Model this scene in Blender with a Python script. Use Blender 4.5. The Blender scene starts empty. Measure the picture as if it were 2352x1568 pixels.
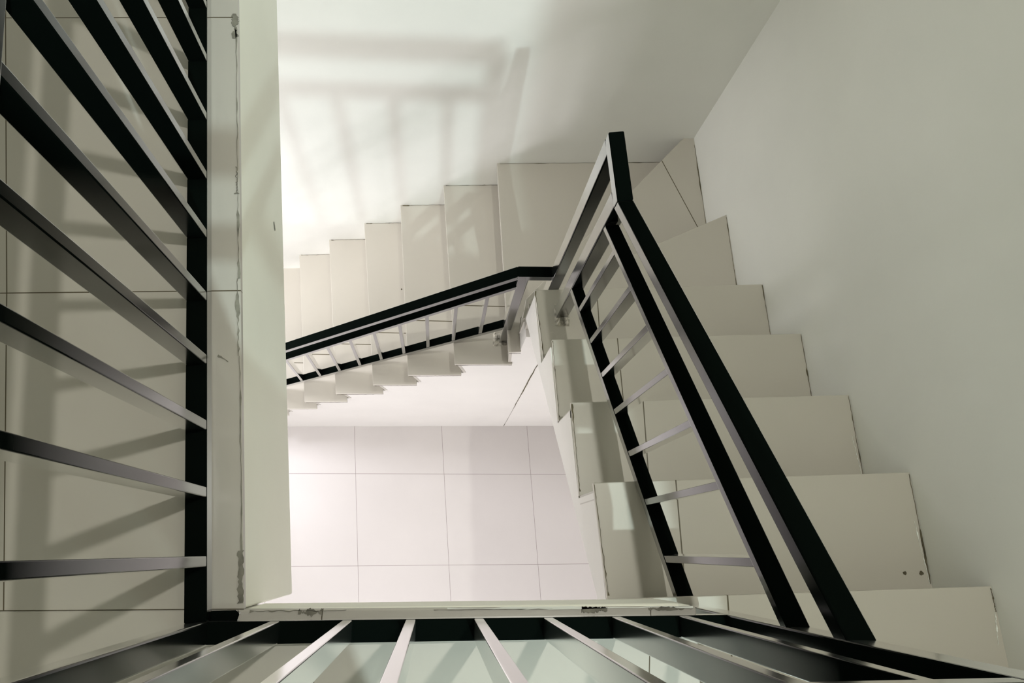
import bpy, bmesh, math, random
from mathutils import Vector, Matrix
random.seed(7)
S = bpy.context.scene
COL = S.collection

# ------------------------------------------------------------------ camera
cam = bpy.data.cameras.new('camera'); cam_o = bpy.data.objects.new('camera', cam); COL.objects.link(cam_o)
cam.sensor_width = 36.0; cam.lens = 36.0 * 1800.0 / 2352.0; cam.clip_start = 0.02
m = Matrix(((0.995566769, -0.024235097, -0.0908816138, 0.0),
            (0.0, 0.96623494, -0.257662651, 0.0),
            (0.09405747, 0.256520373, 0.961951397, 1.25),
            (0, 0, 0, 1)))
cam_o.matrix_world = m
S.camera = cam_o

# ------------------------------------------------------------------ world, lights, exposure
S.view_settings.view_transform = 'Standard'; S.view_settings.look = 'None'
S.view_settings.gamma = 1.0; S.view_settings.use_curve_mapping = False
S.view_settings.exposure = 0.0
S.cycles.caustics_reflective = False
w = bpy.data.worlds.new('world'); S.world = w; w.use_nodes = True
w.node_tree.nodes['Background'].inputs[0].default_value = (0.9, 0.95, 1.0, 1)
w.node_tree.nodes['Background'].inputs[1].default_value = 0.0

def lamp(name, loc, power, color, size, aim):
    l = bpy.data.lights.new(name, 'AREA'); l.shape = 'DISK'; l.energy = power; l.color = color; l.size = size
    o = bpy.data.objects.new(name, l); COL.objects.link(o); o.location = loc
    o.rotation_euler = (Vector(aim) - Vector(loc)).to_track_quat('-Z', 'Y').to_euler()
    return o
lamp('ceiling_light_stairwell', (0.47, 0.43, 2.95), 31.5, (0.985, 0.975, 0.90), 0.06, (0.47, 0.43, 0))
lamp('wall_light_corridor', (0.845, -2.08, 2.78), 80, (0.80, 1.0, 1.02), 0.07, (0.25, 1.0, -0.8))
lamp('wall_light_lower_floor', (-1.1, 0.34, -1.45), 9.5, (1.0, 0.97, 1.02), 0.30, (-1.1, 0.34 + .22, -1.45 - .95))

lamp('fill_light_lower_floor', (-0.45, -1.75, -2.35), 41, (1.0, 0.965, 1.02), 0.7, (0.25, 0.4, -2.05))  # added soft fill, evens out the lower floor and plaster sides
lamp('fill_light_lower_steps', (-1.7, 1.0, -0.72), 33, (1.0, 0.985, 1.05), 0.3, (-1.7 + .12, 1.0 + .05, -0.72 - .97))  # added fill that brightens the lower treads and far wall

# ------------------------------------------------------------------ materials
def mat(name, base, rough=0.6, spec=0.5, noise=None, bump=0.0, coat=0.0):
    M = bpy.data.materials.new(name); M.use_nodes = True
    nt = M.node_tree; b = nt.nodes['Principled BSDF']
    b.inputs['Base Color'].default_value = (*base, 1); b.inputs['Roughness'].default_value = rough
    b.inputs['Specular IOR Level'].default_value = spec
    if coat: b.inputs['Coat Weight'].default_value = coat; b.inputs['Coat Roughness'].default_value = 0.12
    tc = nt.nodes.new('ShaderNodeTexCoord')
    if noise:
        amt, scale = noise
        n = nt.nodes.new('ShaderNodeTexNoise'); n.inputs['Scale'].default_value = scale; n.inputs['Detail'].default_value = 6
        r = nt.nodes.new('ShaderNodeMapRange'); r.inputs['From Min'].default_value = .3; r.inputs['From Max'].default_value = .7
        r.inputs['To Min'].default_value = 1 - amt; r.inputs['To Max'].default_value = 1 + amt * .6
        mx = nt.nodes.new('ShaderNodeMix'); mx.data_type = 'RGBA'; mx.blend_type = 'MULTIPLY'; mx.inputs[0].default_value = 1
        mx.inputs[6].default_value = (*base, 1)
        nt.links.new(tc.outputs['Object'], n.inputs['Vector']); nt.links.new(n.outputs['Fac'], r.inputs['Value'])
        nt.links.new(r.outputs[0], mx.inputs[7]); nt.links.new(mx.outputs[2], b.inputs['Base Color'])
    if bump:
        n2 = nt.nodes.new('ShaderNodeTexNoise'); n2.inputs['Scale'].default_value = 14; n2.inputs['Detail'].default_value = 3
        bp = nt.nodes.new('ShaderNodeBump'); bp.inputs['Strength'].default_value = bump; bp.inputs['Distance'].default_value = 0.01
        nt.links.new(tc.outputs['Object'], n2.inputs['Vector']); nt.links.new(n2.outputs['Fac'], bp.inputs['Height'])
        nt.links.new(bp.outputs[0], b.inputs['Normal'])
    return M

def tile_mat(name, base, grout, gw, rough=0.22):
    """glazed tiles; joints follow whole UV numbers"""
    M = bpy.data.materials.new(name); M.use_nodes = True
    nt = M.node_tree; b = nt.nodes['Principled BSDF']; L = nt.links
    b.inputs['Roughness'].default_value = rough
    uv = nt.nodes.new('ShaderNodeUVMap'); sep = nt.nodes.new('ShaderNodeSeparateXYZ'); L.new(uv.outputs[0], sep.inputs[0])
    def edge(sock):
        a = nt.nodes.new('ShaderNodeMath'); a.operation = 'PINGPONG'; a.inputs[1].default_value = 0.5; L.new(sock, a.inputs[0])
        c = nt.nodes.new('ShaderNodeMath'); c.operation = 'LESS_THAN'; c.inputs[1].default_value = gw; L.new(a.outputs[0], c.inputs[0])
        return c.outputs[0]
    mx = nt.nodes.new('ShaderNodeMath'); mx.operation = 'MAXIMUM'; L.new(edge(sep.outputs[0]), mx.inputs[0]); L.new(edge(sep.outputs[1]), mx.inputs[1])
    tc = nt.nodes.new('ShaderNodeTexCoord')
    n = nt.nodes.new('ShaderNodeTexNoise'); n.inputs['Scale'].default_value = 3; n.inputs['Detail'].default_value = 8; L.new(tc.outputs['Object'], n.inputs['Vector'])
    r = nt.nodes.new('ShaderNodeMapRange'); r.inputs['To Min'].default_value = .95; r.inputs['To Max'].default_value = 1.05; L.new(n.outputs['Fac'], r.inputs['Value'])
    m1 = nt.nodes.new('ShaderNodeMix'); m1.data_type = 'RGBA'; m1.blend_type = 'MULTIPLY'; m1.inputs[0].default_value = 1; m1.inputs[6].default_value = (*base, 1); L.new(r.outputs[0], m1.inputs[7])
    m2 = nt.nodes.new('ShaderNodeMix'); m2.data_type = 'RGBA'; L.new(mx.outputs[0], m2.inputs[0]); L.new(m1.outputs[2], m2.inputs[6]); m2.inputs[7].default_value = (*grout, 1)
    L.new(m2.outputs[2], b.inputs['Base Color'])
    return M

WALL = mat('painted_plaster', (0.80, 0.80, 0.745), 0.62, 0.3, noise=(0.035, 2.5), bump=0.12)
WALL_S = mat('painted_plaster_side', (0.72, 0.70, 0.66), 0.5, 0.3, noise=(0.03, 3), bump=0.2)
SLAB = mat('beam_paint', (0.88, 0.875, 0.765), 0.5, 0.35, noise=(0.04, 2), bump=0.15)
TILE = tile_mat('beige_floor_tile', (0.43, 0.405, 0.36), (0.07, 0.055, 0.03), 0.0018, 0.3)
TILE_L = tile_mat('cream_floor_tile', (0.55, 0.52, 0.50), (0.22, 0.185, 0.175), 0.0021, 0.36)
STEP = tile_mat('step_tile', (0.475, 0.447, 0.385), (0.08, 0.065, 0.03), 0.0018, 0.33)
RISER = mat('riser_tile', (0.45, 0.425, 0.37), 0.35, 0.5, noise=(.06, 5))
BLACK = mat('black_gloss_paint', (0.0022, 0.0035, 0.0028), 0.14, 0.5)
def enamel(M):
    """black enamel: near-black body under a clear, strongly grazing-reflective coat"""
    nt = M.node_tree; out = nt.nodes['Material Output']; b = nt.nodes['Principled BSDF']; b.inputs['Specular IOR Level'].default_value = 0.0
    g = nt.nodes.new('ShaderNodeBsdfGlossy'); g.inputs['Roughness'].default_value = 0.16; g.inputs['Color'].default_value = (1, 1, 1, 1)
    fr = nt.nodes.new('ShaderNodeFresnel'); fr.inputs['IOR'].default_value = 1.5
    a = nt.nodes.new('ShaderNodeMath'); a.operation = 'SUBTRACT'; a.inputs[1].default_value = 0.11
    k = nt.nodes.new('ShaderNodeMath'); k.operation = 'MULTIPLY'; k.inputs[1].default_value = 3.6; k.use_clamp = True
    mx = nt.nodes.new('ShaderNodeMixShader'); L = nt.links
    L.new(fr.outputs[0], a.inputs[0]); L.new(a.outputs[0], k.inputs[0]); L.new(k.outputs[0], mx.inputs[0])
    L.new(b.outputs[0], mx.inputs[1]); L.new(g.outputs[0], mx.inputs[2]); L.new(mx.outputs[0], out.inputs[0])
enamel(BLACK)
MORTAR = mat('rough_mortar', (0.52, 0.49, 0.42), 0.95, 0.1, noise=(.6, 60), bump=1.0)
DIRT = mat('joint_dirt', (0.13, 0.115, 0.075), 0.9, 0.1, noise=(.6, 40))
CHIP = mat('plaster_chip', (0.80, 0.82, 0.76), 0.8, 0.2)
CHIPG = mat('grey_cement_smear', (0.21, 0.20, 0.165), 0.9, 0.1, noise=(.4, 50))

# ------------------------------------------------------------------ helpers
def link(name, bm, material, parent=None, bevel=0.0):
    me = bpy.data.meshes.new(name)
    bmesh.ops.recalc_face_normals(bm, faces=bm.faces)
    bm.to_mesh(me); bm.free(); me.materials.append(material)
    o = bpy.data.objects.new(name, me); COL.objects.link(o)
    if parent: o.parent = parent
    if bevel:
        md = o.modifiers.new('bevel', 'BEVEL'); md.width = bevel; md.segments = 3; md.limit_method = 'ANGLE'; md.angle_limit = math.radians(40)
        md.harden_normals = False
    return o
def thing(name, label, cat, group=None):
    o = bpy.data.objects.new(name, None); COL.objects.link(o); o['label'] = label; o['category'] = cat
    if group: o['group'] = group
    o.empty_display_size = .05
    return o
def structure(o, label=None):
    o['kind'] = 'structure'
    if label: o['label'] = label
    return o
def prism(bm, poly, z0, z1):
    """vertical prism over an XY polygon"""
    lo = [bm.verts.new((x, y, z0)) for x, y in poly]; hi = [bm.verts.new((x, y, z1)) for x, y in poly]
    bm.faces.new(lo[::-1]); bm.faces.new(hi)
    for i in range(len(poly)):
        j = (i + 1) % len(poly); bm.faces.new((lo[i], lo[j], hi[j], hi[i]))
def loft(bm, A, B):
    a = [bm.verts.new(p) for p in A]; b = [bm.verts.new(p) for p in B]
    bm.faces.new(a); bm.faces.new(b[::-1])
    for i in range(len(A)):
        j = (i + 1) % len(A); bm.faces.new((a[i], b[i], b[j], a[j]))
def uv_plane(o, fn):
    me = o.data; L = me.uv_layers.new(name='UVMap')
    for lp in me.loops:
        c = me.vertices[lp.vertex_index].co; L.data[lp.index].uv = fn(c.x, c.y, c.z)
def ribbon(bm, pts, w, up, seed=0, steps=26, gap=0.25, lift=0.0012):
    """irregular raised streak along pts, width w across 'up'"""
    rnd = random.Random(seed); segs = []
    tot = [0]
    for a, b in zip(pts, pts[1:]): tot.append(tot[-1] + (Vector(b) - Vector(a)).length)
    def at(t):
        s = t * tot[-1]
        for i in range(len(pts) - 1):
            if s <= tot[i + 1] or i == len(pts) - 2:
                k = (s - tot[i]) / max(1e-9, tot[i + 1] - tot[i]); return Vector(pts[i]).lerp(Vector(pts[i + 1]), k), (Vector(pts[i + 1]) - Vector(pts[i])).normalized()
    up = Vector(up)
    prev = None; run = True
    ww = w
    for i in range(steps + 1):
        p, d = at(i / steps); side = d.cross(up).normalized()
        ww = max(w * .25, min(w * 1.5, ww + rnd.uniform(-.5, .5) * w))
        if rnd.random() < gap: run = not run
        if not run: ww = w * .12
        jit = side * rnd.uniform(-.25, .25) * w
        cur = [p + jit - side * ww / 2, p + jit + side * ww / 2, p + jit + side * ww / 2 + up * lift, p + jit - side * ww / 2 + up * lift]
        if prev: loft(bm, prev, cur)
        prev = cur

# ------------------------------------------------------------------ key plan lines of the building (metres, top landing floor is z = 0)
R_ = 0.185
def zt(k): return -0.20 - (k - 1) * R_
ZF = -3.30; ZC = 3.02
def wall_r(y): return 1.0365 - 0.075 * y          # right wall
def wall_f(x): return 1.435 + 0.058 * x           # far wall
def edge_l(y): return -0.2872 - 0.0973 * y        # slab edge of the left landing
def yw(x): return .6985 + .0165 * x          # plaster face under the lower steps
CORN = (0.9253, wall_f(0.9253))
XL, YB = -2.3, -3.0

# ------------------------------------------------------------------ shell
def quad_wall(name, a, b, z0, z1, th, label, material=WALL):
    a, b = Vector((*a, 0)), Vector((*b, 0)); d = (b - a).normalized(); n = Vector((d.y, -d.x, 0)) * th
    bm = bmesh.new(); prism(bm, [(a.x, a.y), (b.x, b.y), (b.x + n.x, b.y + n.y), (a.x + n.x, a.y + n.y)], z0, z1)
    return structure(link(name, bm, material), label)
quad_wall('wall_far', (XL, wall_f(XL)), (CORN[0] + .1, wall_f(CORN[0] + .1)), ZF, ZC, -0.12, 'off-white plaster wall at the far side of the stairwell')
quad_wall('wall_right', (wall_r(YB), YB), (wall_r(1.6), 1.6), ZF, ZC, 0.12, 'greenish off-white plaster wall beside the upper steps')
quad_wall('wall_left', (XL, YB), (XL, 1.3), ZF, ZC, -0.12, 'off-white wall beyond the left landing')
quad_wall('wall_back', (XL, YB), (wall_r(YB), YB), ZF, ZC, 0.12, 'off-white wall behind the landing')
bm = bmesh.new(); prism(bm, [(XL, YB), (1.3, YB), (1.3, 1.6), (XL, 1.6)], ZC, ZC + .1); structure(link('ceiling', bm, WALL), 'white ceiling over the stairwell')
# added wall behind the camera; its doorway gap shapes the corridor light
for nm, x0, x1, z0 in (('light_blocker_west', XL, 0.110, 0.0), ('light_blocker_east', 0.62, 1.2, 0.0), ('light_blocker_lintel', 0.110, 0.62, 2.15)):
    bm = bmesh.new(); prism(bm, [(x0, -0.72), (x1, -0.72), (x1, -0.60), (x0, -0.60)], z0, ZC)
    structure(link(nm, bm, WALL), 'added unseen wall that blocks the corridor light around a gap')

# upper landing: left arm (grid follows the slightly skewed slab edge) and front arm
def grid_floor(name, xs_fn, rows, z, th, material, us, label):
    bm = bmesh.new(); uvl = bm.loops.layers.uv.new('UVMap'); V = []
    for (y_fn, v) in rows:
        line = []
        for u in us:
            x = xs_fn(u, v); line.append((bm.verts.new((x, y_fn(x), z)), (u, v)))
        V.append(line)
    for i in range(len(V) - 1):
        for j in range(len(us) - 1):
            q = [V[i][j], V[i][j + 1], V[i + 1][j + 1], V[i + 1][j]]
            f = bm.faces.new([a[0] for a in q])
            for lp, a in zip(f.loops, q): lp[uvl].uv = a[1]
    ex = bmesh.ops.extrude_face_region(bm, geom=list(bm.faces))
    for v in ex['geom']:
        if isinstance(v, bmesh.types.BMVert): v.co.z -= th
    o = link(name, bm, material); structure(o, label); return o
def colx(u, v):    # left arm column lines: u = 0 is the visible joint, last u is the slab edge
    x0 = [-0.615, -0.686, -0.767, -0.850][int(round(v))]; xe = [-0.279, -0.3262, -0.376, -0.426][int(round(v))]
    return xe if u == 0.75 else x0 + u * 0.49
rowsL = [(lambda x: -0.0835, 0), (lambda x: 0.394 + (x + .686) * .043, 1), (lambda x: 0.895 + (x + .767) * .075, 2), (lambda x: wall_f(x) + .01, 3)]
grid_floor('floor', colx, rowsL, 0.0, 0.012, TILE, [-3.4, -2, -1, 0, 0.75], 'beige tiled landing floor left of the stairwell')
bm = bmesh.new(); prism(bm, [(XL, YB), (0.4055, YB), (0.4055, -0.0835), (XL, -0.0835)], -0.11, 0.0)
o = link('floor_front', bm, TILE, bevel=0.003); structure(o, 'beige tiled landing floor in front of the stairwell')
uv_plane(o, lambda x, y, z: ((x + .165 - .07 * (y + .09)) / .498, (y + .0835) / .5 - (1e-2)))
bm = bmesh.new(); prism(bm, [(0.4055, YB), (wall_r(YB), YB), (wall_r(-.27), -0.272), (0.4055, -0.285)], -0.11, 0.0)
o = link('floor_stair_head', bm, TILE); structure(o, 'tiled landing at the head of the stairs'); uv_plane(o, lambda x, y, z: ((x + .165) / .498, (y + .29) / .5 - .01))
bm = bmesh.new(); prism(bm, [(XL, -.0835), (-.30, -.0835), (-.45, 1.40), (XL, 1.30)], -.11, -.0125); structure(link('floor_slab', bm, WALL), 'plastered underside of the left landing')
# beam under the left slab edge, thin screed band under the front edge
bm = bmesh.new(); a, b = (edge_l(-.0835), -.0835), (edge_l(1.46), 1.46)
prism(bm, [(a[0] - .15, a[1]), (a[0] - .0005, a[1]), (b[0] - .0005, b[1]), (b[0] - .15, b[1])], -0.41, -0.012)
structure(link('trim_1', bm, SLAB, bevel=.004), 'pale painted concrete beam face under the left landing edge')
bm = bmesh.new(); prism(bm, [(-0.30, -0.20), (0.404, -0.20), (0.404, -0.0832), (0.375, -0.0795), (-0.2795, -0.0832)], -0.13, -0.012)
structure(link('trim_2', bm, SLAB, bevel=.005), 'pale painted edge band under the front landing edge')

# lower floor
bm = bmesh.new(); prism(bm, [(XL, YB), (1.3, YB), (1.3, 1.6), (XL, 1.6)], ZF - .1, ZF)
o = structure(link('floor_lower', bm, TILE_L), 'bright cream tiled floor at the foot of the stairwell')
uv_plane(o, lambda x, y, z: ((x - .077 + .076 * (y + .078)) / .500, (y + .078 - .0066 * (x - .077) * 1) / .502))

# ------------------------------------------------------------------ staircase
stairs = thing('staircase', 'cream tiled winding staircase descending along the right wall, turning left below', 'staircase')
def edge_i(y): return 0.337 - 0.058 * (y + .08) - 0.03 * max(0, y - .2) ** 1.2       # inner ends of the upper steps
def yn(k, x):      # nosing line of steps 1..5 as a function of x
    x0, y0, x1, y1 = {1: (.308, -.084, 1.05, -.063), 2: (.325, .137, 1.019, .166), 3: (.313, .341, 1.009, .373), 4: (.297, .545, .990, .580), 5: (.274, .746, .982, .787)}[k]
    return y0 + (x - x0) / (x1 - x0) * (y1 - y0)
TT = 0.013
def tread(k, poly, uvf=None):
    bm = bmesh.new(); prism(bm, poly, zt(k) - TT, zt(k))
    o = link('tread', bm, STEP, stairs, bevel=0.002)
    uv_plane(o, uvf or (lambda x, y, z: (.37, .37)))
    return o
JX = {1: (.530, -.09), 2: (.509, -.057, .502, .144), 3: (.494, .167, .489, .337), 4: (.484, .400, .475, .555), 5: (.465, .652, .463, .719)}
IN = {1: (.345, .308), 2: (.348, .325), 3: (.328, .313), 4: (.311, .297), 5: (.298, .274)}   # inner end x at back, at nosing
REC = 0.015
for k in range(1, 6):
    yb = (lambda x: yn(k, x) - .205) if k == 1 else (lambda x: yn(k - 1, x) - REC)
    xb, xf = IN[k]
    if k == 1: xb = .34
    poly = [(xb, yb(xb)), (xf, yn(k, xf)), (wall_r(yn(k, 1.0)) + .01, yn(k, 1.0)), (wall_r(yb(1.0)) + .01, yb(1.0))]
    jx = JX[k][0]; slope = 0 if k == 1 else (JX[k][2] - JX[k][0]) / (JX[k][3] - JX[k][1]); jy = JX[k][1]
    tread(k, poly, lambda x, y, z, jx=jx, s=slope, jy=jy: ((x - (jx + s * (y - jy))) / .8, .4))
    if k < 5:
        bm = bmesh.new(); xi = IN[k + 1][0]
        A = [(xi + .002, yn(k, xi) - REC - .02), (xi + .002, yn(k, xi) - REC), (wall_r(.3) + .05, yn(k, wall_r(.3) + .05) - REC), (wall_r(.3) + .05, yn(k, wall_r(.3) + .05) - REC - .02)]
        prism(bm, A, zt(k + 1) - .001, zt(k) - TT); link('riser', bm, RISER, stairs)
# head riser between the landing and step 1
bm = bmesh.new(); prism(bm, [(.345, -.33), (.345, -.289), (wall_r(-.27), -.275), (wall_r(-.27), -.32)], zt(1), -.112); link('riser', bm, RISER, stairs)

# sloping concrete body of the upper flight (sawtooth top, straight soffit)
def soff(y): return -0.569 - 0.85 * y
def body_pts(x_of, nose):
    P = []; P.append((x_of(-.29), -.29, zt(1) - TT))
    for k in range(1, 5):
        y = nose(k) - REC - .004
        P.append((x_of(y), y, zt(k) - TT)); P.append((x_of(y), y, zt(k + 1) - TT))
    y = nose(5) - REC; P.append((x_of(y), y, zt(5) - TT)); P.append((x_of(y), y, soff(y))); P.append((x_of(-.29), -.29, soff(-.29)))
    return P
xin = lambda y: 0.343 - 0.0866 * (y + .08)
bm = bmesh.new(); loft(bm, body_pts(lambda y: xin(y) + .003, lambda k: yn(k, .31)), body_pts(lambda y: wall_r(y) + .03, lambda k: yn(k, 1.03)))
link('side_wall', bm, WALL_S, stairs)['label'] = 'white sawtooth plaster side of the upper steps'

# winders 6, 7 and the turning step 8
n6 = lambda x: .777 + (x - .276) * (1.104 - .777) / (.964 - .276)
n7 = lambda x: .838 + (x - .290) * (1.482 - .838) / (.885 - .290)
xr = lambda y: wall_r(y) + .01
t6 = [(.281, yn(5, .28) - REC), (.276, n6(.276)), (.966, n6(.966)), (xr(.76), yn(5, 1.0) - REC)]
t7 = [(.280, n6(.28) - .012), (.290, n7(.290)), (.889, wall_f(.889) + .005), (.935, wall_f(.93) + .005), (.972, 1.095)]
t8 = [(.247, .694), (.293, .698), (.289, .80), (.292, n7(.292) - .014), (.893, wall_f(.89) + .004), (.200, wall_f(.2) + .005)]
tread(6, t6)
def uv7(x, y, z):   # one joint running from (.799,1.387) to (.914,1.138)
    nx, ny = .249, .115; return (((x - .799) * nx + (y - 1.387) * ny) / .274 / .85, .4)
tread(7, t7, uv7)
tread(8, t8)
for poly, z0, z1 in [([(.285, yn(5, .28) - REC - .001), (.285, n6(.28) - .012), (.972, 1.095), (1.0, yn(5, 1.) - REC)], zt(7) - .001, zt(6) - TT),
                     ([(.283, .76), (.294, n7(.292) - .014), (.889, wall_f(.889)), (.935, wall_f(.93)), (.972, 1.095), (1.0, .9)], zt(8) - .001, zt(7) - TT)]:
    bm = bmesh.new(); prism(bm, poly, z0, z1); link('riser', bm, RISER, stairs)
# riser under the fifth nosing
bm = bmesh.new(); prism(bm, [(.285, .71), (.283, yn(5, .28) - REC), (1.0, yn(5, 1.) - REC), (1.0, .70)], zt(6) - .001, zt(5) - TT); link('riser', bm, WALL_S, stairs)
# massive block below the winders
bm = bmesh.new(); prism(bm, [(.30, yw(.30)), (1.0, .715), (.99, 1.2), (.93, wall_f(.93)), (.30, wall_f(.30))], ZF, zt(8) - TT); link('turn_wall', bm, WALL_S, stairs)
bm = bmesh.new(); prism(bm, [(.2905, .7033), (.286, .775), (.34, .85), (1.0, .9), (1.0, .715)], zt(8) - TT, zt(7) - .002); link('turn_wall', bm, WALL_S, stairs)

# lower flight: steps 9 ... 16 going left
NX = {8: (.202, .247), 9: (-.004, .057), 10: (-.185, -.127), 11: (-.353, -.280), 12: (-.531, -.458), 13: (-.697, -.623), 14: (-.868, -.790), 15: (-1.04, -.96), 16: (-1.21, -1.13), 17: (-1.38, -1.30)}
def fy(x): return .687 + .0305 * x           # outer ends of the lower treads
RX = .031
for k in range(9, 18):
    xw, xf = NX[k]; pw, pf = NX[k - 1]
    zz = max(zt(k), ZF + .02)
    poly = [(pf + RX, fy(pf)), (xf, fy(xf)), (xw, wall_f(xw) + .005), (pw + RX, wall_f(pw) + .005)]
    jy = {9: .926, 10: .914, 11: .9095, 12: .903}.get(k, .897)
    tread(k, poly, lambda x, y, z, jy=jy: (.4, (y - jy) / 1.0))
    bm = bmesh.new(); rb = .015 if k == 9 else .039; zb, zp = zt(k) - .001, zt(k - 1) - TT; yf = yw(pf) - .0008
    loft(bm, [(pf + rb, yf, zb), (pf + rb + .01, yf, zb), (pf + .015, yf, zp), (pf + .003, yf, zp)],
             [(pw + rb, wall_f(pw), zb), (pw + rb + .01, wall_f(pw), zb), (pw + .015, wall_f(pw), zp), (pw + .003, wall_f(pw), zp)])
    link('riser', bm, RISER, stairs)
# solid plaster wall carrying the lower flight
A = []; B = []
for k in range(8, 17):
    for z, dx in ((zt(k) - TT, .004), (zt(k + 1) - TT, (.016 if k == 8 else .040))):
        xf = NX[k][1] + dx; xw = NX[k][0] + dx
        A.append((xf, yw(xf), z)); B.append((xw, wall_f(xw), z))
# front plane is kept vertical: one sawtooth outline from the corner block down to the floor
x_end = NX[17][1]
A = [(.30, yw(.30), ZF), (.30, yw(.30), zt(8) - TT)] + A + [(x_end, yw(x_end), zt(17) - TT), (x_end, yw(x_end), ZF)]
B = [(.30, wall_f(.30), ZF), (.30, wall_f(.30), zt(8) - TT)] + B + [(NX[17][0], wall_f(-1.38), zt(17) - TT), (NX[17][0], wall_f(-1.38), ZF)]
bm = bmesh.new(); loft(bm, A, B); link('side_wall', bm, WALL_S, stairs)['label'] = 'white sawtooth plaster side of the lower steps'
# vertical plaster crack at the corner block
bm = bmesh.new(); ribbon(bm, [(.381, .7046, ZF), (.381, .7046, -1.5)], .0035, (0, -1, 0), 3, 30, 0, .001); link('crack', bm, DIRT, stairs)

# worn joints along the wall and the open ends of the steps
def streak(pts, w, up, seed, material, name='joint_dirt', steps=26, gap=.2, parent=stairs):
    bm = bmesh.new(); ribbon(bm, pts, w, up, seed, steps, gap)
    if len(bm.faces) == 0: bm.free(); return
    link(name, bm, material, parent)
for k in range(1, 6):
    xb, xf = IN[k]; yb = yn(k - 1, xb) - REC if k > 1 else -.14; z = zt(k) + .0003
    if k > 1: streak([(xb + .002, yb + .01, z), (xf + .002, yn(k, xf) - .004, z)], .0045, (0, 0, 1), 10 + k, DIRT, gap=.28)
    y1, y2 = (yb + .03, yn(k, 1.0) - .004)
    streak([(wall_r(y1) - .002, y1, z), (wall_r(y2) - .002, y2, z)], .003, (0, 0, 1), 20 + k, DIRT, gap=.3)
    if k < 4: streak([(wall_r(y1) - .004, y1, z), (wall_r(y2) - .004, y2 - .1, z)], .003, (0, 0, 1), 40 + k, CHIP, 'plaster_smear', gap=.4)
streak([(wall_r(1.1) - .003, 1.12, zt(7)), (wall_r(1.45) - .003, 1.46, zt(7))], .003, (0, 0, 1), 31, DIRT, gap=.15)
streak([(wall_r(.85) - .003, .84, zt(6)), (wall_r(1.08) - .003, 1.09, zt(6))], .0025, (0, 0, 1), 32, DIRT, gap=.2)
streak([(.36, -.0985, zt(2)), (1.02, -.080, zt(2))], .0022, (0, 0, 1), 33, DIRT, gap=.1)
for k in range(8, 14):
    xf = NX[k][1]; pf = (NX[k - 1][1] + RX) if k > 8 else .293
    streak([(xf + .004, fy(xf) + .0005, zt(k) - .018), (pf, fy(pf) + .0005, zt(k) - .018)], .005, (0, -1, 0), 60 + k, DIRT, gap=.35)
    xw = NX[k][0]; pw = (NX[k - 1][0] + RX) if k > 8 else .86
    streak([(xw + .01, wall_f(xw) - .0015, zt(k) + .0003), (pw, wall_f(pw) - .0015, zt(k) + .0003)], .003, (0, 0, 1), 70 + k, DIRT, gap=.25)
def blob(x, y, z, r, seed, material, name, parent=stairs, h=.0012, n=11, sx=1, sy=1):
    rnd = random.Random(seed); bm = bmesh.new()
    prism(bm, [(x + sx * r * rnd.uniform(.6, 1.15) * math.cos(6.283 * i / n), y + sy * r * rnd.uniform(.6, 1.15) * math.sin(6.283 * i / n)) for i in range(n)], z, z + h)
    return link(name, bm, material, parent)
blob(.985, -.046, zt(2), .004, 5, DIRT, 'dirt_spot'); blob(1.022, -.046, zt(2), .005, 6, DIRT, 'dirt_spot')
blob(-.166, 1.047, zt(10), .004, 7, DIRT, 'dirt_spot')
# mortar patches where the railing posts are let into the steps
def patch(x0, x1, y0, y1, z, seed):
    rnd = random.Random(seed); bm = bmesh.new(); N = 9
    g = [[bm.verts.new((x0 + (x1 - x0) * i / N, y0 + (y1 - y0) * j / N, z + (0 if i in (0, N) or j in (0, N) else rnd.uniform(.0005, .006)))) for i in range(N + 1)] for j in range(N + 1)]
    for j in range(N):
        for i in range(N): bm.faces.new((g[j][i], g[j][i + 1], g[j + 1][i + 1], g[j + 1][i]))
    ex = bmesh.ops.extrude_edge_only(bm, edges=[e for e in bm.edges if e.is_boundary])
    for v in ex['geom']:
        if isinstance(v, bmesh.types.BMVert): v.co.z = z - .002
    link('mortar_patch', bm, MORTAR, stairs)
patch(.333, .377, .637, .705, zt(5) + .0006, 1)
patch(.203, .262, .764, .822, zt(9) + .0006, 2)
# dark cement stain on the first riser
bm = bmesh.new(); rnd = random.Random(4)
loft(bm, [(.372, -.0975, -.372), (.40, -.0965, -.345), (.43, -.0957, -.352), (.47, -.0947, -.36), (.50, -.094, -.37), (.44, -.0955, -.378)],
         [(.372, -.0945, -.372), (.40, -.0935, -.345), (.43, -.0927, -.352), (.47, -.0917, -.36), (.50, -.091, -.37), (.44, -.0925, -.378)]); link('cement_stain', bm, DIRT, stairs)

# chipped mortar along the landing edges
def edge_marks(name, label, specs, material):
    root = None
    for i, (pts, w, up, sd, gp) in enumerate(specs):
        bm = bmesh.new(); ribbon(bm, pts, w, up, sd, 22, gp, .0014)
        if not len(bm.faces): bm.free(); continue
        o = link(name if i == 0 else name, bm, material); structure(o, label)
EL = lambda y, dx=-.004: (edge_l(y) + dx, y, .0004)
edge_marks('trim_3', 'dark chipped joint along the left landing edge', [([EL(-.075), EL(.0)], .006, (0, 0, 1), 2, .05), ([EL(.0, -.002), EL(.30, -.002)], .0035, (0, 0, 1), 3, .3), ([EL(.30), EL(.43)], .005, (0, 0, 1), 4, .25),
            ([EL(.43, -.002), EL(.62, -.002)], .003, (0, 0, 1), 5, .3), ([EL(.58), EL(.63)], .007, (0, 0, 1), 6, .05), ([EL(.63, -.002), EL(.9, -.002)], .003, (0, 0, 1), 7, .3), ([EL(.88), EL(.93)], .008, (0, 0, 1), 8, .0)], CHIPG)
FE = lambda x, y=-.0862: (x, y, .0004)
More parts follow.
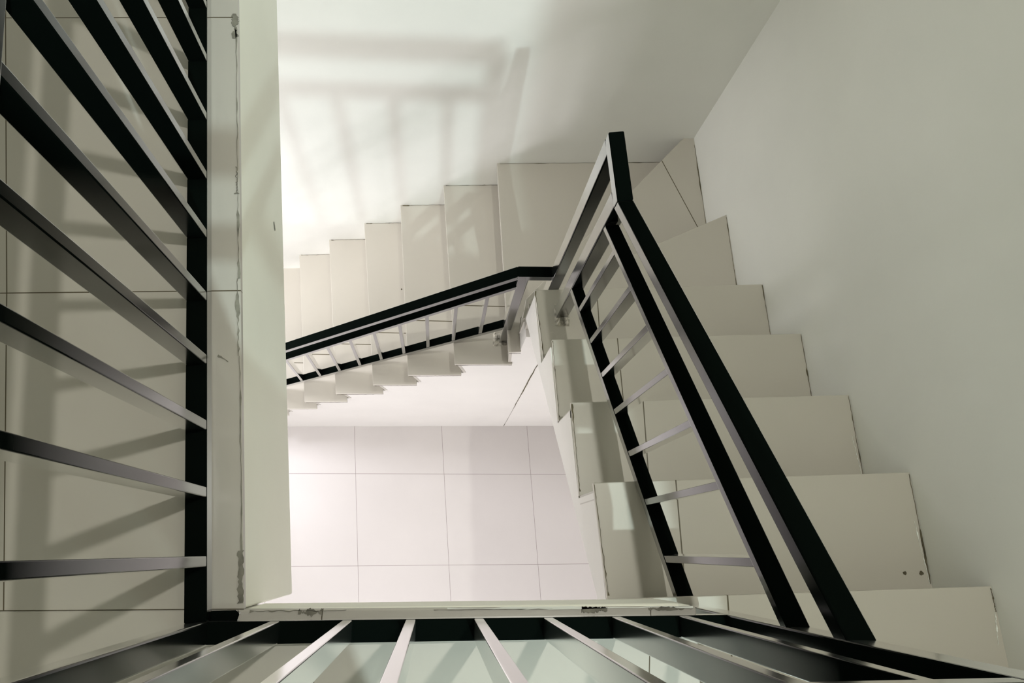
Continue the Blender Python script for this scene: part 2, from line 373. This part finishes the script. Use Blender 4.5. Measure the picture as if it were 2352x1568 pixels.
edge_marks('trim_4', 'dark chipped joint along the front landing edge', [([FE(-.27), FE(-.13)], .0045, (0, 0, 1), 12, .15), ([FE(-.20, -.088), FE(-.165, -.088)], .007, (0, 0, 1), 13, 0), ([FE(.0), FE(.18)], .002, (0, 0, 1), 14, .4), ([FE(.225, -.087), FE(.265, -.087)], .006, (0, 0, 1), 15, 0), ([FE(.33, -.087), FE(.40, -.087)], .004, (0, 0, 1), 16, .2)], CHIPG)
edge_marks('trim_5', 'pale plaster bead along the front landing edge', [([FE(.02, -.0845), FE(.40, -.0845)], .003, (0, 0, 1), 18, .12)], CHIP)
# small scratch on the beam
bm = bmesh.new(); ribbon(bm, [(edge_l(.66) + .0002, .66, -.30), (edge_l(.645) + .0002, .645, -.31)], .003, (1, 0, 0), 9, 6, 0, .001); structure(link('trim_6', bm, CHIPG), 'small dark scratch on the beam face')
bm = bmesh.new(); ribbon(bm, [(-.352, .30, .0004), (-.335, .29, .0004)], .003, (0, 0, 1), 19, 8, 0, .001); structure(link('trim_7', bm, CHIPG), 'short scratch on the left edge tiles')

# ------------------------------------------------------------------ railings
def bar(name, p0, p1, side, w, h, parent, bevel=0.0022, label=None):
    """rectangular tube whose near top edge runs p0-p1; w is horizontal, towards side; h downwards"""
    bm = bmesh.new(); s = Vector(side) * w; dz = Vector((0, 0, -h)); a = Vector(p0); b = Vector(p1)
    loft(bm, [a, a + s, a + s + dz, a + dz], [b, b + s, b + s + dz, b + dz])
    o = link(name, bm, BLACK, parent, bevel=bevel)
    if label: o['label'] = label
    return o
def upright(name, x, y, ex, ey, wx, wy, z0, z1, parent, z0b=None, z1b=None, bevel=0.0015):
    """vertical tube: corner (x,y), unit directions ex, ey"""
    ex = Vector((*ex, 0)) * wx; ey = Vector((*ey, 0)) * wy; c = Vector((x, y, 0))
    bm = bmesh.new(); q = [c, c + ex, c + ex + ey, c + ey]
    zb = z0 if z0b is None else z0b; ztp = z1 if z1b is None else z1b
    lo = [z0, z0, zb, zb]; hi = [z1, z1, ztp, ztp]
    loft(bm, [v + Vector((0, 0, a)) for v, a in zip(q, lo)], [v + Vector((0, 0, a)) for v, a in zip(q, hi)])
    return link(name, bm, BLACK, parent, bevel=bevel)

ZB, ZM0, ZM1, ZH0, ZH1 = .033, .640, .665, .765, .80
rail = thing('landing_railing', 'black steel L-shaped guardrail around the upper landing edge, tallest and nearest', 'railing')
# left run
P0 = Vector((-.322, -.098, 0)); dl = Vector((-.0965, .9953, 0)); nl = Vector((-.9953, -.0965, 0))
LEN = 1.50
def left_pt(s, z): return (P0.x + dl.x * s, P0.y + dl.y * s, z)
bar('bottom_rail', left_pt(0.0, ZB), left_pt(LEN, ZB), nl, .0315, .030, rail)
bar('upper_rail', left_pt(0.0, ZM1), left_pt(LEN, ZM1), nl, .030, .025, rail)
bar('handrail', left_pt(0.0, ZH1), left_pt(LEN, ZH1), nl, .040, .030, rail)
for y in [-.022, .077, .177, .279, .381, .487, .590, .698, .810, .915, 1.02, 1.125, 1.23]:
    s = (y - P0.y) / dl.y - .0005
    upright('baluster', P0.x + dl.x * s + nl.x * .0005, P0.y + dl.y * s + nl.y * .0005, (nl.x, nl.y), (dl.x, dl.y), .030, .0152, ZB - .002, ZM0 + .002, rail)
# front run
F0 = Vector((-.322, -.098, 0)); F1 = Vector((.445, -.094, 0)); df = (F1 - F0).normalized(); nf = Vector((df.y, -df.x, 0))
bar('bottom_rail', (F0.x, F0.y, ZB), (F1.x, F1.y, ZB), nf, .0315, .030, rail)
bar('upper_rail', (F0.x, F0.y, ZM1), (F1.x, F1.y, ZM1), nf, .030, .025, rail)
bar('handrail', (F0.x, F0.y, ZH1), (F1.x + .02, F1.y, ZH1), nf, .040, .030, rail)
for x in [-.2345, -.132, -.0405, .0590, .1620, .2645, .3675]:
    s = x - F0.x
    upright('baluster', F0.x + df.x * s + nf.x * .0005, F0.y + df.y * s + nf.y * .0005, (df.x, df.y), (nf.x, nf.y), .0145, .030, ZB - .002, ZM0 + .002, rail)
upright('post', -.3205, -.0975, (nl.x, nl.y), (nf.x, nf.y), .034, .034, .0, ZH0, rail, bevel=.003)
upright('post', .4425, -.0935, (df.x, df.y), (nf.x, nf.y), .034, .034, zt(1), ZH0, rail, bevel=.003)
bm = bmesh.new(); prism(bm, [(-.322, -.103), (-.285, -.101), (-.2815, -.088), (-.288, -.0835), (-.324, -.0845)], .0005, .016)
link('anchor_plate', bm, BLACK, rail, bevel=.003)['label'] = 'flat black anchor plate at the inner corner'

# upper flight railing (runs in one vertical plane from the landing post down to the turn)
r1 = thing('stair_railing', 'black steel railing sloping down the upper steps with two posts at the turn', 'railing')
A0 = Vector((.337, .657, 0)); A1 = Vector((.4445, -.0925, 0)); d1 = (A1 - A0).normalized(); n1 = Vector((-d1.y, d1.x, 0))
if n1.x < 0: n1 = -n1
def a(y, z): t = (y - A0.y) / (A1.y - A0.y); return (A0.x + (A1.x - A0.x) * t, y, z)
bar('handrail', a(.657, -.129), a(-.100, .393), n1, .0325, .034, r1, bevel=.003)
bar('upper_rail', a(.657, -.247), a(-.100, .241), n1, .030, .022, r1)
bar('bottom_rail', a(.660, -.662), a(-.100, -.2085), n1, .030, .030, r1)
bar('handrail', (.3215, .802, -.120), a(.657, -.129), n1, .0325, .036, r1, bevel=.003, label='short level end of the handrail')
up = -d1
upright('post', .3375, .660, (n1.x, n1.y), (up.x, up.y), .037, .034, zt(5) + .001, -.160, r1, bevel=.003)
upright('post', .3255, .770, (n1.x, n1.y), (up.x, up.y), .0345, .034, zt(7) + .001, -.150, r1, bevel=.003)
def zl(y): return -.662 + (.660 - y) * .598
def zm(y): return -.269 + (.657 - y) * .6444
for y in [.582, .484, .388, .292, .192, .088, -.022]:
    x = a(y, 0)[0]
    upright('baluster', x + .0008, y, (n1.x, n1.y), (up.x, up.y), .029, .0125, zl(y) - .004, zm(y) + .004, r1, z0b=zl(y + .0125) - .004, z1b=zm(y + .0125) + .004, bevel=.001)

# lower flight railing
r2 = thing('stair_railing', 'black steel railing sloping down left along the lower flight, seen past the beam', 'railing')
d2 = Vector((-.9995, -.0314, 0)); n2 = Vector((-.0314, .9995, 0)).normalized()
def b(x, z, off=0): return (x + n2.x * off, .7765 + (x - .2225) * .0314 + n2.y * off, z)
bar('handrail', b(.2225, -.911), b(-1.30, -.911 - 1.5225 * 1.043), n2, .0325, .037, r2, bevel=.003)
bar('handrail', b(.2225, -.911), b(.330, -.913), n2, .0325, .037, r2, bevel=.003, label='short level start of the handrail')
bar('upper_rail', b(.228, -1.002), b(-1.28, -1.002 - 1.508 * 1.075), n2, .030, .030, r2)
bar('bottom_rail', b(.226, -1.453), b(-1.28, -1.453 - 1.506 * 1.036), n2, .030, .038, r2)
upright('post', .2255, .7772, (1, .0314), (n2.x, n2.y), .032, .032, zt(9) + .001, -.945, r2, bevel=.003)
upright('post', -1.24, .7312, (1, .0314), (n2.x, n2.y), .032, .032, zt(16) + .001, -2.45, r2, bevel=.003)
x = .139
for i in range(14):
    zlo = -1.453 - (.226 - x) * 1.036; zhi = -1.032 - (.228 - x) * 1.075
    px, py, _ = b(x, 0, .0008)
    q = [(px, py), (px + .0125, py + .0004), (px + .0125 - .0009, py + .0285), (px - .0009, py + .0285)]
    bm = bmesh.new()
    loft(bm, [(q[0][0], q[0][1], zlo - .004), (q[1][0], q[1][1], zlo + .009), (q[2][0], q[2][1], zlo + .009), (q[3][0], q[3][1], zlo - .004)],
             [(q[0][0], q[0][1], zhi + .004), (q[1][0], q[1][1], zhi + .017), (q[2][0], q[2][1], zhi + .017), (q[3][0], q[3][1], zhi + .004)])
    link('baluster', bm, BLACK, r2, bevel=.001)
    x -= .0966
